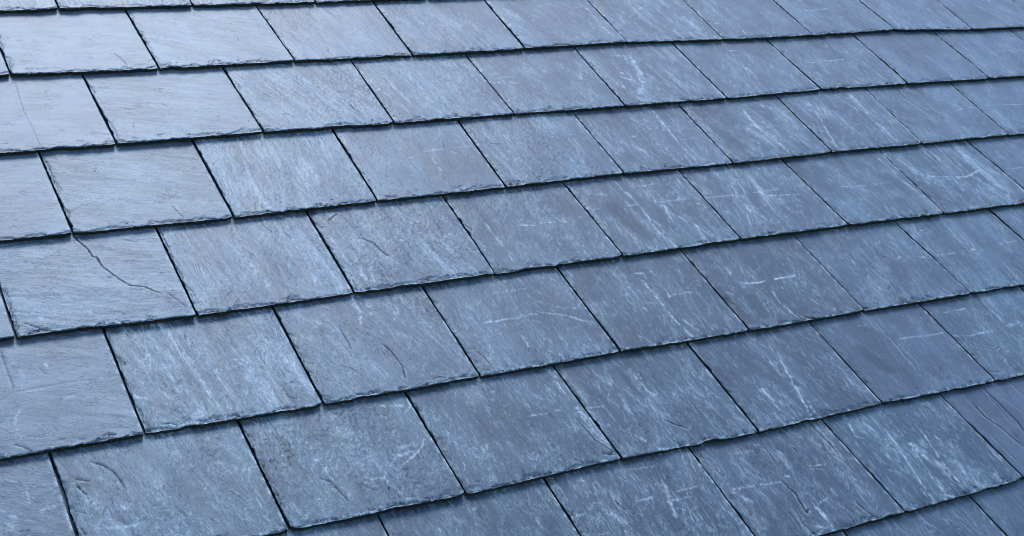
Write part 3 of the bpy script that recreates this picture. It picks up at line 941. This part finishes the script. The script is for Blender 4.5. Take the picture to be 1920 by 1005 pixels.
# per slate look: grain angle in degrees from the slope, tint (purple), shade, bloom, terrace strength
LOOK = {
    (1, -1): (85, .6, 1.08, .15, .3), (1, 0): (85, .5, 1.08, .1, .4), (1, 1): (60, .2, 1.08, .2, .5), (1, 2): (10, .4, 1.04, .4, .3), (1, 3): (8, .1, 1.03, .6, .5),
    (1, 4): (10, .1, 1.0, .7, .4), (1, 5): (6, .2, .98, .8, .5), (1, 6): (4, .3, .97, .5, .3), (1, 7): (3, .2, .98, .5, .5), (1, 8): (2, .4, 1.0, .7, .7),
    (2, -1): (80, .6, 1.05, .1, .2), (2, 0): (75, .3, 1.04, .2, .5), (2, 1): (20, .1, 1.05, .9, .8), (2, 2): (2, .2, 1.03, .9, .4), (2, 3): (12, .1, 1.0, .7, .6),
    (2, 4): (5, .2, .96, .7, .5), (2, 5): (-6, .3, .97, .6, .5), (2, 6): (-2, .2, .98, .8, .5), (2, 7): (-4, .5, .98, .3, 1.0), (2, 8): (-3, .2, 1.0, .6, .4),
    (3, -1): (88, .4, 1.04, .15, .4), (3, 0): (70, .1, 1.0, .3, .5), (3, 1): (-4, .1, 1.06, .8, .4), (3, 2): (0, .3, .99, .5, .3), (3, 3): (5, .1, 1.0, .7, .7),
    (3, 4): (2, .4, .92, .7, .5), (3, 5): (8, .1, .92, .8, .6), (3, 6): (0, .2, .95, .9, .6), (3, 7): (-4, .2, 1.0, .6, .8), (3, 8): (-6, .1, 1.02, .5, .3),
    (4, -1): (85, .4, 1.05, .2, .4), (4, 0): (75, .3, 1.04, .45, .6), (4, 1): (6, .2, .97, .8, .5), (4, 2): (12, .2, .95, .8, .8), (4, 3): (-2, .1, .93, .7, .5),
    (4, 4): (-3, .2, .86, .8, .6), (4, 5): (-10, .3, .93, .8, .6), (4, 6): (6, .1, .93, .6, .5), (4, 7): (-4, .1, .97, .9, .8), (4, 8): (0, .1, 1.0, .5, .4),
    (5, -1): (70, .6, .98, .3, .5), (5, 0): (8, .1, .97, 1.0, .7), (5, 1): (15, .3, .92, .7, .9), (5, 2): (2, .1, .93, .6, .5), (5, 3): (-4, .1, .84, .6, .4),
    (5, 4): (-8, .1, .82, .6, .6), (5, 5): (-8, .2, .93, .5, .6), (5, 6): (-10, .1, .97, .5, .5), (5, 7): (0, .2, .93, .4, .4),
    (6, -1): (60, .8, .92, .6, .3), (6, 0): (10, .0, .93, .6, .9), (6, 1): (5, .1, .92, .6, 1.0), (6, 2): (2, .1, .90, .6, .5), (6, 3): (2, .1, .90, .8, .7),
    (6, 4): (5, .4, .86, .7, .4), (6, 5): (-6, .6, .90, .3, .6), (6, 6): (-6, .1, .93, .5, .6), (7, 0): (10, .2, .9, .5, .6), (7, 1): (4, .1, .86, .6, .4),
    (7, 2): (-6, .3, .85, .7, .9), (7, 3): (-6, .5, .84, .5, 1.0), (7, 4): (-3, .0, .93, .8, .6), (7, 5): (-8, .8, .92, .1, 1.0), (8, 4): (0, .2, .86, .5, .5), (8, 5): (-4, .3, .93, .3, .4),
}
NOTE = {
    (4, 0): 'pale slate split by a long jagged diagonal crack',
    (2, 4): 'slate with a chalky white curved scuff near its middle',
    (7, 5): 'purplish slate with several long parallel dark splits',
    (7, 3): 'rough purplish slate with short dark splits and a broken lower edge',
    (7, 4): 'slate with long bright streaks down its length',
    (6, 0): 'rough slate with a dark pitted corner and a white crystalline patch',
    (6, 1): 'slate with a diagonal white scratch and a band of dark pits',
    (5, 2): 'slate with a long white scratch across its middle',
    (4, 4): 'dark slate with a pale ragged streak down its middle',
    (5, 1): 'slate with a white streak at its top and a short dark split',
    (6, 3): 'slate with a short black gouge near its lower edge',
    (6, 5): 'smooth dull purple slate with fine parallel grain',
    (3, 7): 'slate with a long dark split near its upper left corner',
    (2, 7): 'slate with many fine dark parallel splits',
}


def joint_line(i, k):
    """x at the tail, y of the tail and lean of the joint left of slate k in course i."""
    if i in JOINTS and k in JOINTS[i]:
        a, b, c = JOINTS[i][k]
        return a, b, max(-0.045, min(0.05, c))
    if i in JOINTS:
        ks = sorted(JOINTS[i])
        e = ks[0] if k < ks[0] else ks[-1]
        a, b, c = JOINTS[i][e]
        return a + (k - e) * 0.25, b, 0.0
    r = np.random.default_rng(abs(i * 101 + k * 7) + 5)
    if i == 0:
        return PHASE[0] + k * 0.25, 0.0025 + 0.003 * math.sin(k * 1.7), 0.0
    return PHASE[i] + k * 0.25 + r.uniform(-.002, .002), -i * COURSE_STEP + r.uniform(-.002, .002), 0.0


def build_slate(i, k, seen):
    rng = np.random.default_rng((i + 10) * 1000 + (k + 10) * 7)
    seed = (i + 10) * 4001 + (k + 10) * 53
    (xa, ya, la), (xb, yb, lb) = joint_line(i, k), joint_line(i, k + 1)
    ox, oy = (xa + xb) / 2, (ya + yb) / 2
    ang, tint, shade, bloom, terr = LOOK.get((i, k), (rng.normal(0, 8), rng.uniform(0, .5), rng.uniform(.88, 1.0), rng.uniform(.3, .9), rng.uniform(.3, .8)))
    step = 0.0020 if seen else 0.012
    nx = int(0.25 / step) + 1
    ys = np.arange(0, 0.222, step)
    ys[0] = 0.0
    ys = np.concatenate([ys, [0.24, 0.30, 0.40, LEN]])
    # extra rows and columns close to the edges, where the dressing chips the slate
    if seen:
        ys = np.sort(np.concatenate([ys, [0.0007, 0.0015, 0.0034]]))
    sx = np.linspace(0, 1, nx)
    if seen:
        sx = np.sort(np.concatenate([sx, [0.0025, 0.006, 0.994, 0.9975]]))
    nx, ny = len(sx), len(ys)
    S, Y = np.meshgrid(sx, ys)
    # outline: hand-dressed edges wander by a millimetre or so and carry small bites
    def wander(t, s, amp):
        return amp * (0.4 * vnoise(t * 14, t * 0 + .5, s) + 0.7 * vnoise(t * 60, t * 0 + .5, s + 1) + 0.5 * vnoise(t * 190, t * 0 + .5, s + 2))
    left = xa - ox + la * Y + GAP / 2 + np.maximum(-0.0003, wander(Y, seed + 1, 0.0016))
    left = left + np.maximum(0, vnoise(Y * 55 + 3, Y * 0 + 7.5, seed + 7) - 0.4) * 0.004
    right = xb - ox + lb * Y - GAP / 2 - np.maximum(0, wander(Y, seed + 2, 0.0006))
    X = left + (right - left) * S
    fall = np.clip(1 - Y / 0.03, 0, 1) ** 2
    taily = (ya - oy) + (yb - ya) * S + wander(X + 2.0, seed + 3, 0.0013)
    bite = np.maximum(0, vnoise(X * 30 + 9, X * 0 + 1.5, seed + 4) - 0.4) * 0.007 + np.maximum(0, vnoise(X * 95 + 9, X * 0 + 4.5, seed + 6) - 0.35) * 0.003
    corner = 0.0045 * rng.uniform(0, 1) * np.clip(1 - S / 0.05, 0, 1) ** 1.5 + 0.004 * rng.uniform(0, 1) * np.clip(1 - (1 - S) / 0.05, 0, 1) ** 1.5
    Yw = Y + (taily + bite + corner) * fall + ((ya - oy) + (yb - ya) * S) * (1 - fall)
    # grain frame
    a = math.radians(ang)
    off = rng.uniform(-40, 40, 2)
    GX = X * math.cos(a) + Yw * math.sin(a)
    GY = -X * math.sin(a) + Yw * math.cos(a)
    gx, gy = GX + off[0], GY + off[1]
    vis = sstep(0.235, 0.215, Y)
    # relief: gentle bow, cleavage terraces with thin curling steps, fine ridges
    Z = 0.0006 * fbm(GX * 9, GY * 6, seed + 11, 2)
    Z = Z + 0.00016 * bloom * fbm_aniso(gx * 170, gy * 16, seed + 12, 3)
    step_shade = np.zeros_like(X)  # crevice shade painted as thin dark lines along the relief steps
    if seen:
        n1 = fbm(gx * 26, gy * 8.5, seed + 13, 5, 0.55)
        patch = sstep(-0.15, 0.35, fbm(gx * 9, gy * 6, seed + 14, 2))
        lv = n1 * 7.0
        fr = lv - np.floor(lv)
        Z = Z + 0.0007 * terr * min(1, 0.25 + bloom) * patch * (np.floor(lv) + sstep(0.0, 0.16, fr) - lv * 0.55)
        step_shade = np.maximum(step_shade, 0.75 * terr * patch * np.exp(-((fr - 0.06) / 0.07) ** 2) * sstep(0.1, 0.6, vnoise(gx * 45, gy * 22, seed + 16)))
        n2 = fbm(gx * 60 + 9, gy * 10, seed + 15, 4, 0.6)
        lv = n2 * 5.0
        fr = lv - np.floor(lv)
        Z = Z + 0.0002 * terr * min(1, bloom * 1.6) * (np.floor(lv) + sstep(0.0, 0.2, fr) - lv * 0.8)
        # dressing along the tail and the left edge: flakes struck off in shells
        for d, amp, reach, s_ in ((Y, 1.0, 0.014, 20), (X - left, 0.8, 0.011, 21), (right - X, 0.25, 0.004, 22)):
            along = X if s_ == 20 else Yw
            w = reach * np.clip(0.30 + 1.5 * fbm(along * 42 + 3, d * 60, seed + s_, 3, .6), 0.03, 1.3)
            q = np.clip(1 - d / w, 0, 1)
            lv = q * 3.0 + 0.35 * vnoise(along * 240, d * 300, seed + s_ + 5) * (q > 0)
            lv = np.clip(lv, 0, 3)
            fr = lv - np.floor(lv)
            Z = Z - amp * 0.00045 * (np.floor(lv) + sstep(0.0, 0.35, fr))
            step_shade = np.maximum(step_shade, amp * 1.0 * np.exp(-((fr - 0.15) / 0.2) ** 2) * (q > 0.02) * sstep(-.35, .35, vnoise(along * 150, d * 200, seed + s_ + 9)))  # shade painted into the creases between struck flakes
    pale = np.zeros_like(X)
    crack = step_shade.copy()  # real cracks are added to the painted step shade
    tone = np.full_like(X, 0.5) + 0.14 * fbm(gx * 14, gy * 6, seed + 30, 4)
    # tone of the stone: grain-long bands
    tone = tone + 0.08 * min(1, bloom + 0.1) * fbm_aniso(gx * 60, gy * 4.5, seed + 31, 3)
    if seen:
        band = fbm_aniso(gx * 75, gy * 8 + 1.2 * fbm(gx * 20, gy * 20, seed + 40, 2), seed + 32, 4, .65)
        where = sstep(-0.05, 0.5, fbm(gx * 11, gy * 5, seed + 33, 3))
        pale = pale + 0.5 * bloom * where * sstep(0.05, 0.5, band)
        pale = pale + 0.22 * bloom * sstep(0.24, 0.5, fbm_aniso(gx * 200, gy * 70, seed + 34, 3))
        # a thread of pale chafe where the slate rubbed against the one beneath its neighbour
        rub = np.exp(-((Yw - 0.128 - 0.004 * fbm(X * 9, X * 0, seed + 35, 2)) / 0.0016) ** 2) * sstep(.1, .6, vnoise(X * 28, X * 0 + 2, seed + 36))
        pale = pale + 0.5 * rub * (rng.random() < 0.12)
        # bright arris on the dressed edges
        pale = pale + 0.6 * sstep(0.0065, 0.001, Y) * sstep(0, .6, vnoise(X * 160, Y * 90, seed + 37))
        pale = pale + 0.6 * sstep(0.0055, 0.001, right - X) * sstep(-.1, .5, vnoise(Y * 120, X * 90, seed + 38))
        for ty, hw, st, pts in MARKS.get((i, k), []):
            P = [(p[0] / 1000.0, p[1] / 1000.0) for p in pts]
            hw = hw / 1000.0
            wx = X + 0.0016 * vnoise(X * 130, Yw * 130, seed + 50)
            wy = Yw + 0.0016 * vnoise(X * 130 + 9, Yw * 130, seed + 51)
            if ty == 's':
                d, t = seg_dist(wx, wy, P)
                brk = 0.5 + 0.6 * vnoise(X * 240, Yw * 240, seed + 52) + 0.3 * vnoise(X * 70, Yw * 70, seed + 57)
                pale = pale + 1.25 * st * np.exp(-(d / max(hw, 0.0014)) ** 2) * brk
            elif ty == 'p':
                d, t = seg_dist(wx, wy, P)
                hw = max(hw, 0.003)
                rag = sstep(-0.35, 0.45, fbm_aniso(gx * 260, gy * 50, seed + 53, 3) + 0.5 * vnoise(X * 160, Yw * 160, seed + 54))
                pale = pale + 1.0 * st * np.exp(-(d / (hw * 1.0)) ** 2) * rag
            elif ty == 'd':
                d, t = seg_dist(wx, wy, P)
                hw = max(hw, 0.006)
                tone = tone - 0.40 * st * sstep(1.25, 0.55, d / hw)
                pale = pale * (1 - 0.7 * st * sstep(1.25, 0.55, d / hw))
            else:
                st = st ** 1.15
                hw = hw * 0.8
                d, t = seg_dist(X + 0.0005 * vnoise(X * 300, Yw * 300, seed + 55), Yw + 0.0005 * vnoise(X * 300 + 5, Yw * 300, seed + 56), P)
                hw = max(hw * 1.1, 0.0014)
                taper = np.clip(np.minimum(t, 1 - t) * 5 + 0.45, 0, 1)
                gcr = np.clip(1.5 * st * taper * np.exp(-(d / hw) ** 2), 0, min(1, st))
                crack = np.maximum(crack, gcr)
                Z = Z - 0.0006 * gcr
                (qx, qy), (rx, ry) = P[0], P[-1]
                side = ((X - qx) * (ry - qy) - (Yw - qy) * (rx - qx)) > 0
                Z = Z + 0.00045 * st * taper * np.exp(-(d / 0.0045) ** 2) * side      # lifted lip on one side of the split
                pale = pale + 0.35 * st * taper * np.exp(-((d - 2.2 * hw) / (1.2 * hw)) ** 2) * side
    pale = np.clip(pale, 0, 1) * (vis if seen else 1)
    Z = Z * vis
    # ---- mesh: top grid, then a rim that is undercut at the tail, then the underside
    def rim(idx_x, idx_y, dx, dy, dz):
        return np.stack([X[idx_y, idx_x] + dx, Yw[idx_y, idx_x] + dy, np.full(len(idx_x), dz)], 1)
    top = np.stack([X, Yw, Z], -1).reshape(-1, 3)
    N = nx * ny
    loop = [(c, 0) for c in range(nx)] + [(nx - 1, r) for r in range(1, ny)] + [(c, ny - 1) for c in range(nx - 2, -1, -1)] + [(0, r) for r in range(ny - 2, 0, -1)]
    lx = np.array([p[0] for p in loop]); ly = np.array([p[1] for p in loop])
    tail = (ly == 0)
    under = np.where(tail, 0.0016, 0.0)
    ring_mid = np.stack([X[ly, lx], Yw[ly, lx] + np.where(tail, 0.0008 + 0.001 * vnoise(X[ly, lx] * 300, X[ly, lx] * 0, seed + 60), 0), np.minimum(Z[ly, lx] - 0.0012, -TH * 0.5)], 1)
    ring_low = np.stack([X[ly, lx], Yw[ly, lx] + under + np.where(tail, 0.0012 * vnoise(X[ly, lx] * 200, X[ly, lx] * 0 + 3, seed + 61), 0), np.full(len(lx), -TH)], 1)
    ring_top = top[ly * nx + lx]
    verts = np.concatenate([top, ring_mid, ring_low, ring_top])
    r_, c_ = np.meshgrid(np.arange(ny - 1), np.arange(nx - 1), indexing='ij')
    q0 = (r_ * nx + c_).ravel()
    quads = np.stack([q0, q0 + 1, q0 + nx + 1, q0 + nx], 1)
    nl = len(loop)
    ti = N + 2 * nl + np.arange(nl)
    jn = (np.arange(nl) + 1) % nl
    s1 = np.stack([ti, N + np.arange(nl), N + jn, ti[jn]], 1)
    s2 = np.stack([N + np.arange(nl), N + nl + np.arange(nl), N + nl + jn, N + jn], 1)
    quads = np.concatenate([quads, s1, s2])
    nq_top = len(q0)
    # underside as one n-gon
    bottom = (N + nl + np.arange(nl))[::-1]
    loops = np.concatenate([quads.ravel(), bottom])
    starts = np.concatenate([np.arange(len(quads)) * 4, [len(quads) * 4]])
    totals = np.concatenate([np.full(len(quads), 4), [nl]])
    me = bpy.data.meshes.new('slate')
    me.vertices.add(len(verts))
    me.vertices.foreach_set('co', verts.astype(np.float32).ravel())
    me.loops.add(len(loops))
    me.loops.foreach_set('vertex_index', loops.astype(np.int32))
    me.polygons.add(len(starts))
    me.polygons.foreach_set('loop_start', starts.astype(np.int32))
    me.polygons.foreach_set('loop_total', totals.astype(np.int32))
    mi = np.ones(len(starts), np.int32)
    mi[:nq_top] = 0
    me.polygons.foreach_set('material_index', mi)
    sm = np.zeros(len(starts), bool)
    sm[:nq_top] = True
    me.polygons.foreach_set('use_smooth', sm)
    me.materials.append(M_SLATE)
    me.materials.append(M_EDGE)
    me.update(calc_edges=True)
    pad = len(verts) - N
    ca = np.ones((len(verts), 4), np.float32)
    ca[:, :3] = (0, 0, .5)
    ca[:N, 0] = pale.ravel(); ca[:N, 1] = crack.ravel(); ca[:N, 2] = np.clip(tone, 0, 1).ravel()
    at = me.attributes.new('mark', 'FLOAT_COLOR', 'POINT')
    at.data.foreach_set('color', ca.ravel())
    uvl = me.uv_layers.new(name='grain')
    g2 = np.zeros((len(verts), 2), np.float32)
    g2[:N, 0] = (GX + off[0] * 0.1).ravel(); g2[:N, 1] = (GY + off[1] * 0.1).ravel()
    uvl.data.foreach_set('uv', g2[loops].ravel())
    o = part('slate', me, roof)
    # lie of the slate: pitched a little flatter than the roof, resting on the course beneath
    o.matrix_local = Matrix.Translation((ox, oy, (rng.uniform(0, 0.0007) if seen else 0))) @ Matrix.Rotation(-TILT, 4, 'X') @ Matrix.Rotation(rng.normal(0, 0.0018), 4, 'Y')
    o['tint'] = float(tint)
    o['shade'] = float(1.02 * shade ** 2.0)
    o['bloom'] = float(bloom)
    if (i, k) in NOTE:
        o['label'] = NOTE[(i, k)]
    return o


# frame of the photograph on the roof, to spend the fine mesh only where it shows
_ci = (ROOF @ _c).inverted() @ ROOF
F_ = 2705.7346


def in_view(x, y, m=60):
    p = _ci @ Vector((x, y, 0))
    if p.z >= 0:
        return False
    px, py = 960 + F_ * p.x / -p.z, 502.5 - F_ * p.y / -p.z
    return -m < px < 1920 + m and -m < py < 1005 + m


count = 0
for i in range(LO, HI + 1):
    k0 = int(math.floor((X0 - joint_line(i, 0)[0]) / 0.25))
    k1 = int(math.ceil((X1 - joint_line(i, 0)[0]) / 0.25))
    for k in range(k0, k1):
        xa, ya, _ = joint_line(i, k)
        seen = any(in_view(xa + a * 0.25, ya + b * 0.21) for a in (0, .25, .5, .75, 1) for b in (0, .25, .5, .75, 1))
        if not seen:
            # keep a margin of plain slates around the view and drop the far corners nobody can reach
            if not any(in_view(xa + a * 0.25, ya + b * 0.21, 1500) for a in (0, 1) for b in (0, 1)):
                continue
        build_slate(i, k, seen)
        count += 1
print('slates', count)
